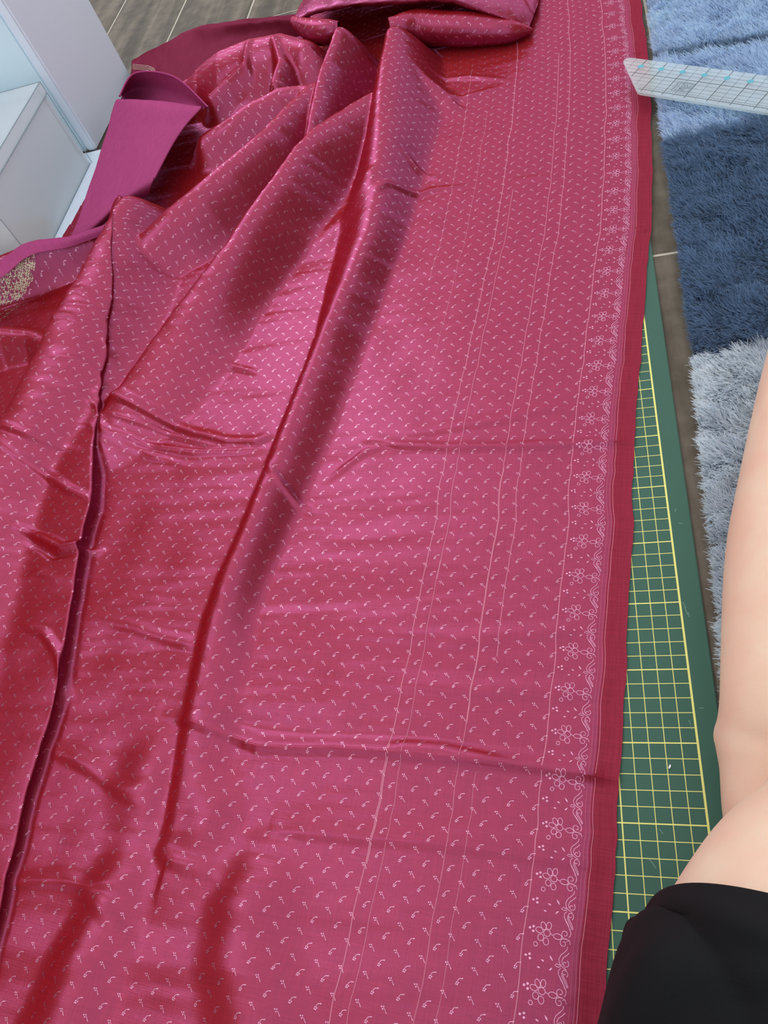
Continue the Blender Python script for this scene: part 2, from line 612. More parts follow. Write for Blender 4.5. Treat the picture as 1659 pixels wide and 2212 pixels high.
# J: big fold on the left, crest along its left silhouette ...
ridge([(262, 432, 6.0, 6, 2.5), (225, 480, 6.2, 7.5, 3), (195, 540, 6.2, 9, 3), (165, 600, 6.0, 9.5, 3), (132, 662, 5.8, 10, 3), (100, 725, 5.5, 10.5, 3.5), (68, 790, 5.2, 11, 4), (30, 863, 5.0, 11, 4),
       (-10, 930, 4.4, 11, 4), (-60, 1040, 3.8, 11, 5), (-110, 1180, 3.3, 11, 6), (-180, 1420, 2.8, 11, 6), (-250, 1700, 2.4, 11, 6), (-330, 2100, 2.2, 11, 6)], pw=0.8)
# ... and its overhanging right-hand lip
ridge([(250, 430, 5.2, .9, 4), (240, 500, 5.2, .9, 5), (237, 600, 4.3, .9, 7), (235, 654, 3.7, .9, 8), (226, 710, 3.1, .9, 9), (221, 763, 2.7, .9, 9), (211, 811, 2.3, .9, 9),
       (202, 860, 2.2, .8, 10), (197, 910, 2.1, .8, 10), (187, 960, 2.0, .8, 10), (185, 1034, 1.9, .8, 11), (182, 1088, 1.8, .8, 11), (166, 1142, 1.7, .8, 11), (157, 1190, 1.6, .8, 11),
       (145, 1270, 1.5, .8, 11), (133, 1340, 1.45, .8, 11), (115, 1447, 1.4, .8, 11), (93, 1552, 1.3, .8, 11), (63, 1642, 1.25, .8, 11), (42, 1705, 1.2, .8, 11), (20, 1800, 1.15, .8, 11),
       (-10, 1930, 1.1, .8, 11), (-50, 2100, 1.0, .8, 11), (-90, 2230, 1, .8, 11)], lean=0.75, pw=0.55)
# sheet left of J, hem resting against the box
ridge([(-260, 640, 5.0, 5, 3), (-120, 590, 5.0, 5, 3), (-40, 575, 5.0, 5, 3), (30, 545, 5.2, 5, 3), (75, 528, 5.2, 4, 3), (130, 520, 4.4, 3.5, 3), (190, 508, 3.4, 3, 3), (235, 495, 2.4, 3, 2)])
ridge([(-90, 735, 3.4, 5, 4), (0, 715, 3.2, 4, 4), (60, 720, 2.6, 3, 3), (110, 740, 2.0, 3, 3)])
# gentle swells near the viewer
ridge([(565, 1850, .2, 4, 3), (545, 1900, .55, 5, 3.2), (520, 1960, .7, 5, 3.6), (505, 2060, .75, 5, 3.6), (530, 2230, .75, 5, 3.8), (560, 2400, .7, 5, 4)], mode='add')
ridge([(250, 1900, .5, 3, 3), (205, 1990, .8, 4, 3), (160, 2090, 1.0, 4, 3.4), (110, 2230, 1.1, 4, 4), (60, 2400, 1, 4, 4)], mode='add')
ridge([(440, 1690, .15, 3, 2.5), (465, 1750, .4, 3, 2.5), (440, 1850, .15, 3, 2.5)], mode='add')
ridge([(335, 1590, .15, 2.5, 4), (310, 1690, .5, 2.5, 4), (290, 1800, .2, 2.5, 3)], mode='add')
# ridge from the roll down to the flat cloth (below the peak of A)
ridge([(845, 75, 5.2, 2.5, 4), (880, 130, 3.8, 2.5, 4), (925, 175, 2.2, 2.5, 4), (966, 210, .8, 2, 4)])
# soft rises beside A at the top
ridge([(660, 535, .3, 3, 3), (720, 495, .5, 3, 3), (775, 455, .6, 3, 3), (805, 430, .5, 2.5, 2.5)], mode='add')

# pressed creases and pulls: small steps
CREASES = []


def crease(pts, h, far, near, fade=True):
    P = []
    for q in pts:
        w = un(q[0], q[1], 0.6)
        P.append((w[0], w[1], 1.0, far, near))
    P = np.array(P)
    P[:, 2] = h
    if fade:
        P[0, 2] *= 0.15
        P[-1, 2] *= 0.15
    CREASES.append(P)


crease([(1440, 943), (1370, 950), (1240, 960), (1100, 965), (960, 968), (860, 963), (790, 950)], .36, 1.3, .25)
crease([(700, 1040), (745, 1005), (790, 972), (830, 962)], .22, .5, .5)
crease([(1420, 1700), (1340, 1687), (1260, 1676), (1180, 1665), (1060, 1650), (950, 1640), (830, 1628), (730, 1620), (640, 1620), (555, 1617), (490, 1592), (430, 1572), (370, 1555)], .5, 1.6, .22)
crease([(835, 1612), (870, 1606), (950, 1610), (1040, 1632), (1120, 1655)], .25, .5, 1.0)
crease([(200, 885), (260, 880), (350, 912), (420, 938), (490, 955), (555, 957), (590, 938)], .5, 1.5, .45)
crease([(205, 906), (330, 928), (450, 960), (540, 968)], .25, .5, .4)
crease([(205, 930), (320, 962), (420, 975), (520, 972), (580, 965)], .3, .7, .8)
crease([(240, 950), (330, 985), (410, 1005)], .18, .6, .6)
crease([(430, 765), (480, 785), (540, 800), (560, 806)], .25, .8, .5)
crease([(590, 1020), (620, 1060), (645, 1090), (675, 1105)], .3, .5, .5)
crease([(1040, 395), (930, 410), (850, 440), (820, 470)], .3, 1.2, .5)
crease([(1290, 372), (1160, 382), (1040, 395)], .2, 1.2, .5)
crease([(870, 350), (905, 375), (960, 385)], .3, .6, .6)
crease([(1095, 170), (1010, 165), (930, 170)], .35, 1.0, .6)
crease([(1080, 185), (1020, 205), (970, 215)], .35, 1.0, .6)
crease([(1400, 102), (1370, 112), (1320, 120)], .4, .5, .5)
crease([(1400, 35), (1310, 28), (1200, 33)], .2, 1.0, .5)
crease([(1415, 480), (1390, 490), (1350, 488)], .35, .6, .4)
crease([(1385, 895), (1300, 885), (1180, 880), (1080, 905), (900, 935), (810, 945)], .16, 1.5, .8)
crease([(1370, 1365), (1240, 1360), (1100, 1372), (980, 1385), (800, 1375)], .12, 1.4, .8)
crease([(1350, 1490), (1200, 1500), (1040, 1495), (900, 1480), (560, 1450)], .13, 2.0, .8)
crease([(1330, 1880), (1180, 1855), (1000, 1830), (800, 1812), (650, 1800), (560, 1790)], .18, 2.0, .5)
crease([(200, 1335), (300, 1360), (400, 1390), (440, 1400)], .2, 1.2, .8)
crease([(160, 1310), (260, 1290), (380, 1310), (440, 1300)], .1, 1.2, 1.2)
crease([(60, 1600), (160, 1640), (250, 1700), (310, 1740)], .2, 1.4, .8)
crease([(0, 1910), (100, 1905), (200, 1912), (300, 1900)], .3, 1.2, .6)
crease([(330, 1830), (380, 1860), (470, 1890)], .25, .8, .8)
crease([(130, 1880), (230, 1960), (290, 2050)], .25, .8, 1.2)
# wrinkles on the face of fold J
for (pts, h) in (([(100, 728), (130, 716), (165, 712), (200, 730)], .35), ([(125, 790), (160, 785), (195, 800), (205, 830)], .3), ([(195, 715), (215, 740), (225, 765)], .35),
                 ([(110, 850), (150, 840), (185, 870), (198, 900)], .25), ([(120, 900), (160, 900), (190, 930)], .2), ([(0, 925), (60, 940), (130, 955)], .4), ([(0, 960), (60, 1000), (110, 1040), (165, 1068)], .35),
                 ([(10, 1120), (50, 1140), (90, 1165), (130, 1158), (165, 1152)], .7), ([(20, 1140), (70, 1180), (110, 1178)], -.5), ([(10, 1225), (40, 1215), (80, 1228)], .2),
                 ([(0, 1330), (45, 1350), (75, 1400), (85, 1470), (60, 1530)], .35), ([(170, 620), (210, 605), (235, 600)], .15), ([(150, 670), (190, 660), (230, 680)], .3), ([(160, 690), (200, 685), (228, 695)], .25)):
    P = np.array([list(un(q[0], q[1], 4.0)[:2]) + [h, .9, .5] for q in pts])
    P[0, 2] *= .2
    P[-1, 2] *= .2
    CREASES.append(P)


def dist_to(P, X, Y):
    """nearest point on a polyline: signed distance (left +), and interpolated columns 2.."""
    best = np.full(X.shape, 1e9)
    sd = np.zeros(X.shape)
    cols = [np.zeros(X.shape) for _ in range(P.shape[1] - 2)]
    nx = np.zeros(X.shape)
    ny = np.zeros(X.shape)
    for a, b in zip(P[:-1], P[1:]):
        dx, dy = b[0] - a[0], b[1] - a[1]
        ll = dx * dx + dy * dy
        t_ = np.clip(((X - a[0]) * dx + (Y - a[1]) * dy) / ll, 0, 1)
        qx = X - (a[0] + t_ * dx)
        qy = Y - (a[1] + t_ * dy)
        d2 = qx * qx + qy * qy
        m_ = d2 < best
        best = np.where(m_, d2, best)
        cr = dx * qy - dy * qx
        sd = np.where(m_, np.sign(cr) * np.sqrt(d2), sd)
        l_ = math.sqrt(ll)
        nx = np.where(m_, -dy / l_, nx)
        ny = np.where(m_, dx / l_, ny)
        for k in range(len(cols)):
            cols[k] = np.where(m_, a[2 + k] + t_ * (b[2 + k] - a[2 + k]), cols[k])
    return sd, cols, nx, ny


def profile(r, pw):
    r = np.clip(np.abs(r), 0, 1)
    return (0.5 + 0.5 * np.cos(math.pi * r)) ** pw


def cloth_surface(X, Y, U):
    """height and sideways lean of the cloth above floor point X,Y (cm)"""
    H = np.zeros(X.shape)
    acc = np.full(X.shape, 1.0)
    sft = 0.22
    DX = np.zeros(X.shape)
    DY = np.zeros(X.shape)
    addh = np.zeros(X.shape)
    for P, lean, pw, mode, cap in RIDGES:
        wm = P[:, 3:5].max() + 0.5
        box = (X > P[:, 0].min() - wm) & (X < P[:, 0].max() + wm) & (Y > P[:, 1].min() - wm) & (Y < P[:, 1].max() + wm)
        if not box.any():
            continue
        x, y = X[box], Y[box]
        sd, (h, wl, wr), nx, ny = dist_to(P, x, y)
        f = h * profile(np.where(sd > 0, sd / wl, sd / wr), pw)
        if mode == 'add':
            addh[box] += f
        else:
            acc[box] += np.exp(f / sft) - 1
            if lean:
                k = (f / np.maximum(h, .1)) ** 3 * lean
                DX[box] += nx * k
                DY[box] += ny * k
    H = sft * np.log(acc) + addh
    for P in CREASES:
        wm = P[:, 3:5].max() + 0.5
        box = (X > P[:, 0].min() - wm) & (X < P[:, 0].max() + wm) & (Y > P[:, 1].min() - wm) & (Y < P[:, 1].max() + wm)
        if not box.any():
            continue
        sd, (h, wl, wr), nx, ny = dist_to(P, X[box], Y[box])
        # creases were traced in either direction: the far side is the one with larger y
        up = np.where(ny >= 0, sd, -sd)
        H[box] += h * profile(np.where(up > 0, up / wl, up / wr), 1.3)
    amp = np.clip((U - 2) / 25.0, 0.15, 1.0)
    H += amp * (0.10 * vnoise(U * .05 + 3, Y * .45, 31) + 0.05 * vnoise(U * .11, Y * 1.0 + 7, 32) + 0.07 * vnoise(U * .35, Y * .22, 33))
    H += 0.022 * vnoise(U * .22, Y * 1.7, 34) + 0.012 * vnoise(U * .5, Y * 2.9, 35)
    H += 0.30 + 0.12 * amp
    # edge lies down on the mat
    ed = np.clip(U / 2.5, 0, 1)
    ed = ed * ed * (3 - 2 * ed)
    H = 0.06 + (H - 0.06) * (0.35 + 0.65 * ed)
    return np.maximum(H, 0.04), DX, DY


# outline of the sheet on the floor at its upper left (it ends behind the folds there)
OUT = np.array([(8, 128), (8, -80), (-110, -80), (-110, 20), (-84, 34.6), (-77, 37.2), (-74, 40), (-73.5, 46), (-72, 60), (-70, 72), (-66, 80), (-60, 84), (-54, 88), (-47, 90), (-41, 95), (-36, 128)])


def inside(poly, x, y):
    r = np.zeros(x.shape, bool)
    j = len(poly) - 1
    for i in range(len(poly)):
        xi, yi = poly[i]
        xj, yj = poly[j]
        if yi != yj:
            r ^= ((yi > y) != (yj > y)) & (x < (xj - xi) * (y - yi) / (yj - yi) + xi)
        j = i
    return r


STEP = 0.19
us = np.concatenate([np.arange(0, 1.0, .08), np.arange(1.0, 100, STEP)])
vsamp = np.arange(-68, 124, STEP)
Ug, Vg = np.meshgrid(us, vsamp)
SX = selv_x(vsamp)[:, None]
Xg = SX + Ug * EU[0]
Yg = Vg + Ug * EU[1]
Hg, DXg, DYg = cloth_surface(Xg, Yg, Ug)
# let sharp spots relax a little
for _ in range(1):
    K = Hg.copy()
    K[1:-1, 1:-1] = (Hg[1:-1, 1:-1] * 2 + Hg[:-2, 1:-1] + Hg[2:, 1:-1] + Hg[1:-1, :-2] + Hg[1:-1, 2:]) / 6
    Hg = K
POS = np.stack([Xg + DXg, Yg + DYg, Hg], -1)
MASK = inside(OUT, Xg, Yg)
# thread lengths along the weft, so that the woven pattern is not stretched on the slopes
seg = np.linalg.norm(np.diff(POS, axis=1), axis=2)
seg = np.minimum(seg, 3 * np.diff(us)[None, :])
ARC = np.concatenate([np.zeros((len(vsamp), 1)), np.cumsum(seg, 1)], 1)
# smooth the thread lengths along the warp (the pattern stays coherent)
for _ in range(30):
    ARC[1:-1] = (ARC[1:-1] * 2 + ARC[:-2] + ARC[2:]) / 4
NRM = np.cross(np.gradient(POS, axis=1), np.gradient(POS, axis=0))
NRM /= np.linalg.norm(NRM, axis=2, keepdims=True) + 1e-9
NRM *= np.sign(NRM[..., 2:3] + 1e-6)


def silk_material(name, base, gloss, gcol, rough, gcol2=None, rough2=0.24, split=0.5, base2=None, gcolb=None):
    m, nt, out = new_mat(name)
    uv = N(nt, 'ShaderNodeUVMap', uv_map='weave')
    # weft slubs: long streaks across the width, finer ones along the length
    mp1 = N(nt, 'ShaderNodeMapping')
    mp1.inputs['Scale'].default_value = (0.35, 9.0, 1)
    L(nt, uv, 0, mp1, 0)
    n1 = N(nt, 'ShaderNodeTexNoise')
    n1.inputs['Scale'].default_value = 1.0
    n1.inputs['Detail'].default_value = 5
    n1.inputs['Roughness'].default_value = 0.7
    L(nt, mp1, 0, n1, 'Vector')
    mp2 = N(nt, 'ShaderNodeMapping')
    mp2.inputs['Scale'].default_value = (9.0, 0.25, 1)
    L(nt, uv, 0, mp2, 0)
    n2 = N(nt, 'ShaderNodeTexNoise')
    n2.inputs['Scale'].default_value = 1.0
    n2.inputs['Detail'].default_value = 5
    n2.inputs['Roughness'].default_value = 0.7
    L(nt, mp2, 0, n2, 'Vector')
    ad = N(nt, 'ShaderNodeMath', operation='ADD')
    L(nt, n1, 'Fac', ad, 0)
    L(nt, n2, 'Fac', ad, 1)
    rm = N(nt, 'ShaderNodeMapRange')
    rm.inputs[1].default_value = 0.7
    rm.inputs[2].default_value = 1.3
    rm.inputs[3].default_value = 0.80
    rm.inputs[4].default_value = 1.22
    L(nt, ad, 0, rm, 0)
    tg = N(nt, 'ShaderNodeTangent', direction_type='UV_MAP', uv_map='weave')
    # shot weave: the two thread colours trade places with the angle across the weft
    ge = N(nt, 'ShaderNodeNewGeometry')
    dt = N(nt, 'ShaderNodeVectorMath', operation='DOT_PRODUCT')
    L(nt, ge, 'Incoming', dt, 0)
    L(nt, tg, 0, dt, 1)
    sh = N(nt, 'ShaderNodeMapRange', interpolation_type='SMOOTHSTEP')
    sh.inputs[1].default_value = -0.38
    sh.inputs[2].default_value = 0.55
    L(nt, dt, 'Value', sh, 0)
    hb = N(nt, 'ShaderNodeMix', data_type='RGBA')
    hb.inputs[6].default_value = base
    hb.inputs[7].default_value = base2 or base
    L(nt, sh, 0, hb, 0)
    hg = N(nt, 'ShaderNodeMix', data_type='RGBA')
    hg.inputs[6].default_value = gcol
    hg.inputs[7].default_value = gcolb or gcol
    L(nt, sh, 0, hg, 0)
    cm = N(nt, 'ShaderNodeVectorMath', operation='SCALE')
    L(nt, hb, 2, cm, 0)
    L(nt, rm, 0, cm, 'Scale')
    gm = N(nt, 'ShaderNodeVectorMath', operation='SCALE')
    L(nt, hg, 2, gm, 0)
    L(nt, rm, 0, gm, 'Scale')
    bp = N(nt, 'ShaderNodeBump')
    bp.inputs['Strength'].default_value = 0.30
    bp.inputs['Distance'].default_value = 0.0004
    L(nt, ad, 0, bp, 'Height')
    df = N(nt, 'ShaderNodeBsdfDiffuse')
    L(nt, cm, 0, df, 0)
    L(nt, bp, 0, df, 'Normal')
    gl = N(nt, 'ShaderNodeBsdfAnisotropic')
    gl.inputs['Roughness'].default_value = rough
    gl.inputs['Anisotropy'].default_value = 0.35
    L(nt, gm, 0, gl, 0)
    L(nt, bp, 0, gl, 'Normal')
    L(nt, tg, 0, gl, 'Tangent')
    lw = N(nt, 'ShaderNodeLayerWeight')
    lw.inputs[0].default_value = 0.35
    L(nt, bp, 0, lw, 'Normal')
    mr = N(nt, 'ShaderNodeMapRange')
    mr.inputs[3].default_value = gloss
    mr.inputs[4].default_value = min(1.0, gloss + 0.16)
    L(nt, lw, 'Fresnel', mr, 0)
    ms = N(nt, 'ShaderNodeMixShader')
    L(nt, mr, 0, ms, 0)
    L(nt, df, 0, ms, 1)
    L(nt, gl, 0, ms, 2)
    if gcol2 is not None:
        # the second thread colour of the shot silk: a tighter mauve lobe across the first one
        g2 = N(nt, 'ShaderNodeBsdfAnisotropic')
        g2.inputs['Roughness'].default_value = rough2
        g2.inputs['Anisotropy'].default_value = 0.45
        g2.inputs['Rotation'].default_value = 0.25
        g2.inputs['Color'].default_value = gcol2
        L(nt, bp, 0, g2, 'Normal')
        L(nt, tg, 0, g2, 'Tangent')
        m2 = N(nt, 'ShaderNodeMixShader')
        m2.inputs[0].default_value = split
        L(nt, gl, 0, m2, 1)
        L(nt, g2, 0, m2, 2)
        L(nt, m2, 0, ms, 2)
    L(nt, ms, 0, out, 0)
    return m


m_silk = silk_material('shot_silk', lin(150, 22, 28), 0.29, lin(178, 82, 78), 0.44, lin(208, 122, 188), 0.17, 0.44, lin(122, 22, 38), lin(172, 84, 92))
m_selv = silk_material('selvedge_silk', lin(136, 24, 44), 0.24, lin(172, 80, 98), 0.45)
m_back = silk_material('silk_reverse', lin(168, 70, 114), 0.08, lin(170, 70, 120), 0.6)
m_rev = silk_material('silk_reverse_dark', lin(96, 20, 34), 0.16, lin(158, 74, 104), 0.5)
m_thread = silk_material('brocade_thread', lin(182, 66, 92), 0.5, lin(250, 190, 214), 0.26)
m_pale = principled('pale_warp_thread', lin(214, 118, 140), 0.5)
m_zari = principled('silver_gold_zari', lin(206, 190, 160), 0.32, 0.85, bump=(900, 0.4, 0.0006))

sari = empty('silk_sari', (-20, 0, 0))
tag(sari, 'crimson shot-silk sari with woven sprigs spread and rumpled over the floor', 'sari')

# --- main sheet (and its selvedge strip) from the surface grid
nv, nu = Ug.shape


def sheet(name, cols, mat, thick=True):
    c0, c1 = cols
    sub = POS[:, c0:c1 + 1]
    mk = MASK[:, c0:c1 + 1]
    n_v, n_u = mk.shape
    idx = np.arange(n_v * n_u).reshape(n_v, n_u)
    ok = mk[:-1, :-1] & mk[1:, :-1] & mk[:-1, 1:] & mk[1:, 1:]
    Fq = np.stack([idx[:-1, :-1], idx[1:, :-1], idx[1:, 1:], idx[:-1, 1:]], -1)[ok]
    used = np.unique(Fq)
    remap = np.full(n_v * n_u, -1)
    remap[used] = np.arange(len(used))
    V = sub.reshape(-1, 3)[used]
    me = mesh_np(V, remap[Fq], name)
    uvl = me.uv_layers.new(name='weave')
    uvv = np.stack([ARC[:, c0:c1 + 1].ravel()[used], np.broadcast_to(vsamp[:, None], (n_v, n_u)).ravel()[used]], 1)
    li = np.empty(len(me.loops), np.int32)
    me.loops.foreach_get('vertex_index', li)
    uvl.data.foreach_set('uv', uvv[li].astype(np.float32).ravel())
    return link(name, me, mat, sari, smooth=True)


c_selv = int(np.searchsorted(us, 1.42))
main_cloth = sheet('main_cloth', (c_selv, nu - 1), m_silk)
tag(sheet('selvedge', (0, c_selv), m_selv), 'plain darker crimson selvedge band')

# --- pattern: ribbons that follow the surface, placed in woven (arc length, warp) coordinates
VROW0, VST = vsamp[0], STEP


def place(uw, v):
    """woven coordinates -> surface position and normal (arrays)"""
    fr = np.clip((v - VROW0) / VST, 0, nv - 1.001)
    r0 = fr.astype(int)
    # column by inverting arc length on that row
    fc = np.empty_like(uw)
    order = np.argsort(r0, kind='stable')
    rs = r0[order]
    starts = np.flatnonzero(np.r_[True, np.diff(rs) > 0])
    ends = np.r_[starts[1:], len(rs)]
    ci = np.arange(nu)
    for s_, e_ in zip(starts, ends):
        ii = order[s_:e_]
        fc[ii] = np.interp(uw[ii], ARC[rs[s_]], ci)
    fc = np.clip(fc, 0, nu - 1.001)
    c0 = fc.astype(int)
    a = (fr - r0)[:, None]
    b = (fc - c0)[:, None]

    def bl(A):
        return (A[r0, c0] * (1 - a) * (1 - b) + A[r0 + 1, c0] * a * (1 - b) + A[r0, c0 + 1] * (1 - a) * b + A[r0 + 1, c0 + 1] * a * b)
    return bl(POS), bl(NRM), MASK[r0, c0] & MASK[r0 + 1, np.minimum(c0 + 1, nu - 1)] & (uw < ARC[r0, -1])


def ribbon_template(polys):
    """polys: list of (points (n,2), width or widths); returns 2-D verts and quads"""
    V, Fq = [], []
    for pts_, w in polys:
        p = np.asarray(pts_, float)
        w = np.broadcast_to(np.asarray(w, float), (len(p),))
        d = np.gradient(p, axis=0)
        d /= np.linalg.norm(d, axis=1, keepdims=True) + 1e-9
        n = np.stack([-d[:, 1], d[:, 0]], 1) * (w / 2)[:, None]
        k = len(V)
        for i in range(len(p)):
            V.append(p[i] - n[i])
            V.append(p[i] + n[i])
        for i in range(len(p) - 1):
            Fq.append((k + 2 * i, k + 2 * i + 2, k + 2 * i + 3, k + 2 * i + 1))
    return np.array(V), np.array(Fq)


def stamp(name, template, at, mat, lift=0.018, parent=None, kind=None, jitter=0.0):
    TV, TF = template
    at = np.asarray(at, float)
    n = len(at)
    UV = (at[:, None, :] + TV[None]).reshape(-1, 2)
    P, Nn, ok = place(UV[:, 0].copy(), UV[:, 1].copy())
    P = P + Nn * lift
    good = ok.reshape(n, -1).all(1)
    idx = np.flatnonzero(good)
    if len(idx) == 0:
        return None
    m_ = len(TV)
    P = P.reshape(n, m_, 3)[idx].reshape(-1, 3)
    Fq = (np.arange(len(idx))[:, None, None] * m_ + TF[None]).reshape(-1, 4)
    me = mesh_np(P, Fq, name)
    uvl = me.uv_layers.new(name='weave')
    li = np.empty(len(me.loops), np.int32)
    me.loops.foreach_get('vertex_index', li)
    uvv = UV.reshape(n, m_, 2)[idx].reshape(-1, 2)
    uvl.data.foreach_set('uv', uvv[li].astype(np.float32).ravel())
    o = link(name, me, mat, parent or main_cloth, smooth=True)
    if kind:
        o['kind'] = kind
    return o


def arc(cx, cy, rx, ry, a0, a1, n):
    a = np.radians(np.linspace(a0, a1, n))
    return np.stack([cx + rx * np.cos(a), cy + ry * np.sin(a)], 1)


# u runs to the left in the picture, so mirrored: build in (right, up) and flip
def flip(polys):
    return [(np.asarray(p, float) * [-1, 1], w) for p, w in polys]


def dot(x, y, r):
    return ([(x - r, y), (x - r * .5, y), (x + r * .5, y), (x + r, y)], [r * .9, r * 1.9, r * 1.9, r * .9])


sprigA = [([(-.07, -.02), (-.06, .06), (-.01, .13), (.07, .17), (.15, .18), (.24, .20)], [.035, .035, .035, .035, .045, .06]),
          dot(-.13, -.05, .04), dot(-.01, -.07, .04), dot(-.16, -.15, .036), dot(-.07, -.16, .04)]
sprigB = [([(-.02, .05), (.05, .0), (.10, -.06), (.16, -.15), (.21, -.20)], [.028, .028, .028, .035, .05]),
          dot(-.18, .10, .042), dot(-.05, .12, .04), dot(-.08, -.01, .04)]
PER = 2.97                                 # repeat of the border along the warp
# the flower at pixel (1204, 1786) fixes the phase
f0 = un(1204, 1786, .3)
vf = (f0[1] - 0) - 3.5 * EU[1]
UA, VA = np.meshgrid(5.05 + 1.64 * np.arange(0, 70), vf - 0.53 + PER / 2 * np.arange(-20, 105))
atA = np.stack([UA.ravel(), VA.ravel()], 1)
atB = atA + [0.76, 0.73]
TA, TB = ribbon_template(flip(sprigA)), ribbon_template(flip(sprigB))
o = stamp('woven_sprigs', TA, atA, m_thread, kind='stuff')
o['label'] = 'small curled silk sprigs woven all over the cloth'
o = stamp('woven_sprigs', TB, atB, m_thread, kind='stuff')
o['label'] = 'small stemmed silk sprigs woven all over the cloth'

# border motif, traced in units of 1/245 cm with the flower centre at (690, 570)
Q = 1 / 245.0


def mo(pts_):
    p = np.asarray(pts_, float)
    x = p[:, 0] + (p[:, 1] - 570) * 0.082
    return np.stack([(x - 690) * Q, -(p[:, 1] - 570) * Q], 1)


def ell(cx, cy, rx, ry, rot, n=13, a0=0, a1=360):
    a = np.radians(np.linspace(a0, a1, n))
    c_, s_ = math.cos(math.radians(rot)), math.sin(math.radians(rot))
    x = rx * np.cos(a)
    y = ry * np.sin(a)
    return np.stack([cx + x * c_ - y * s_, cy + x * s_ + y * c_], 1)


def spiral(cx, cy, r0, r1, a0, a1, n=14):
    a = np.radians(np.linspace(a0, a1, n))
    r = np.linspace(r0, r1, n)
    return np.stack([cx + r * np.cos(a), cy + r * np.sin(a)], 1)


tw = 0.034
flower = [(mo(ell(700, 582, 48, 44, 0)), tw), (mo(ell(640, 500, 36, 52, -25)), tw), (mo(ell(718, 488, 36, 50, 10)), tw), (mo(ell(588, 562, 54, 36, 8)), tw),
          (mo(ell(616, 652, 42, 44, 30)), tw), (mo(ell(692, 690, 40, 46, 0)), tw), (mo([(748, 580), (770, 592), (795, 600)]), tw)]
flower += [(mo([(x - 18, y), (x - 8, y), (x + 8, y), (x + 18, y)]), [.05, .13, .13, .05]) for x, y in ((450, 555), (500, 530), (502, 590))]
flower += [(mo(ell(545, 748, 29, 29, 0, 11)), tw)]
vine = [(mo(ell(853, 600, 60, 36, 0)), tw), (mo(spiral(955, 552, 62, 18, 60, 480)), tw), (mo(spiral(942, 668, 62, 16, -60, -480)), tw),
        (mo([(1005, 590), (1030, 560), (1035, 520), (1020, 490), (985, 420), (945, 360)]), tw), (mo([(1050, 480), (1010, 410), (970, 340)]), tw),
        (mo([(1000, 700), (995, 735), (960, 775), (905, 825), (880, 880), (890, 930), (930, 965), (985, 990)]), tw),
        (mo([(1025, 775), (985, 815), (940, 850), (920, 895), (935, 935)]), tw), (mo(spiral(972, 918, 52, 14, -60, 330)), tw), (mo(spiral(955, 1035, 52, 14, 60, -330)), tw),
        (mo([(900, 950), (850, 940), (822, 962), (860, 978), (905, 965)]), tw), (mo([(985, 640), (1020, 620), (1040, 670)]), tw), (mo([(980, 610), (1025, 625)]), tw),
        (mo([(905, 985), (872, 1015), (868, 1060), (900, 1120), (940, 1180), (958, 1225)]), tw), (mo([(912, 1040), (950, 1095), (985, 1155), (1000, 1200)]), tw)]
bits = [(mo([(x - 20, y - d_ * 8), (x, y), (x + 22, y + d_ * 8)]), [.03, .09, .03]) for x, y, d_ in ((650, 935, 1), (590, 1030, .4), (772, 885, 3.5), (762, 1022, -2.5))]
bits += [(mo([(x - 18, y), (x - 8, y), (x + 8, y), (x + 18, y)]), [.05, .12, .12, .05]) for x, y in ((410, 910), (465, 888), (470, 940))]
vfl = vf + PER * np.arange(-9, 40)
TFl, TVi, TBi = ribbon_template(flip(flower)), ribbon_template(flip(vine)), ribbon_template(flip(bits))
for v in vfl:
    a_ = [(3.55, v)]
    if v < 62:
        stamp('woven_flower', TFl, a_, m_thread)
        stamp('woven_vine_scroll', TVi, a_, m_thread)
        stamp('woven_leaf_flecks', TBi, a_, m_thread, kind='stuff')
    else:
        stamp('woven_flower', TFl, a_, m_thread)
        stamp('woven_vine_scroll', TVi, a_, m_thread)


# pale warp threads that show as fine lines
def warp_line(uw, v0, v1, w, mat=m_pale, name='pale_warp_thread', lift=.014):
    v = np.arange(v0, v1, 0.3)
    wob = 0.02 * vnoise(v * .4, v * 0 + uw * 7.7, 51)
    tpl = ribbon_template([(np.stack([uw + wob, v], 1), w)])
    return stamp(name, tpl, [(0, 0)], mat, lift)


for uw, v0, v1, w in ((15.6, -60, 118, .06), (14.5, -60, -12, .035), (14.45, -14, 34, .045), (10.45, -60, -3, .04), (10.4, -25, 60, .05), (9.2, -60, -28, .03), (9.0, -20, 75, .05),
                      (4.85, -60, 118, .06), (1.45, -60, 118, .035), (1.66, -60, 118, .012), (1.9, -60, 118, .012), (15.5, -35, -27, .07), (21.5, 20, 60, .03), (18.8, 5, 50, .025)):
    warp_line(uw, v0, v1, w)


# --- helpers for the loose, folded parts of the sari
def catmull(P, n):
    P = np.asarray(P, float)
    t_ = np.linspace(0, len(P) - 1, n)
    i = np.clip(t_.astype(int), 0, len(P) - 2)
    f = (t_ - i)[:, None]
    p0 = P[np.clip(i - 1, 0, None)]
    p1 = P[i]
    p2 = P[i + 1]
    p3 = P[np.clip(i + 2, None, len(P) - 1)]
    return 0.5 * (2 * p1 + (p2 - p0) * f + (2 * p0 - 5 * p1 + 4 * p2 - p3) * f ** 2 + (3 * p1 - p0 - 3 * p2 + p3) * f ** 3)


def wpts(rows):
    """(pixel x, pixel y, height, extra...) -> world rows"""
    return np.array([list(un(q[0], q[1], q[2])) + list(q[3:]) for q in rows])


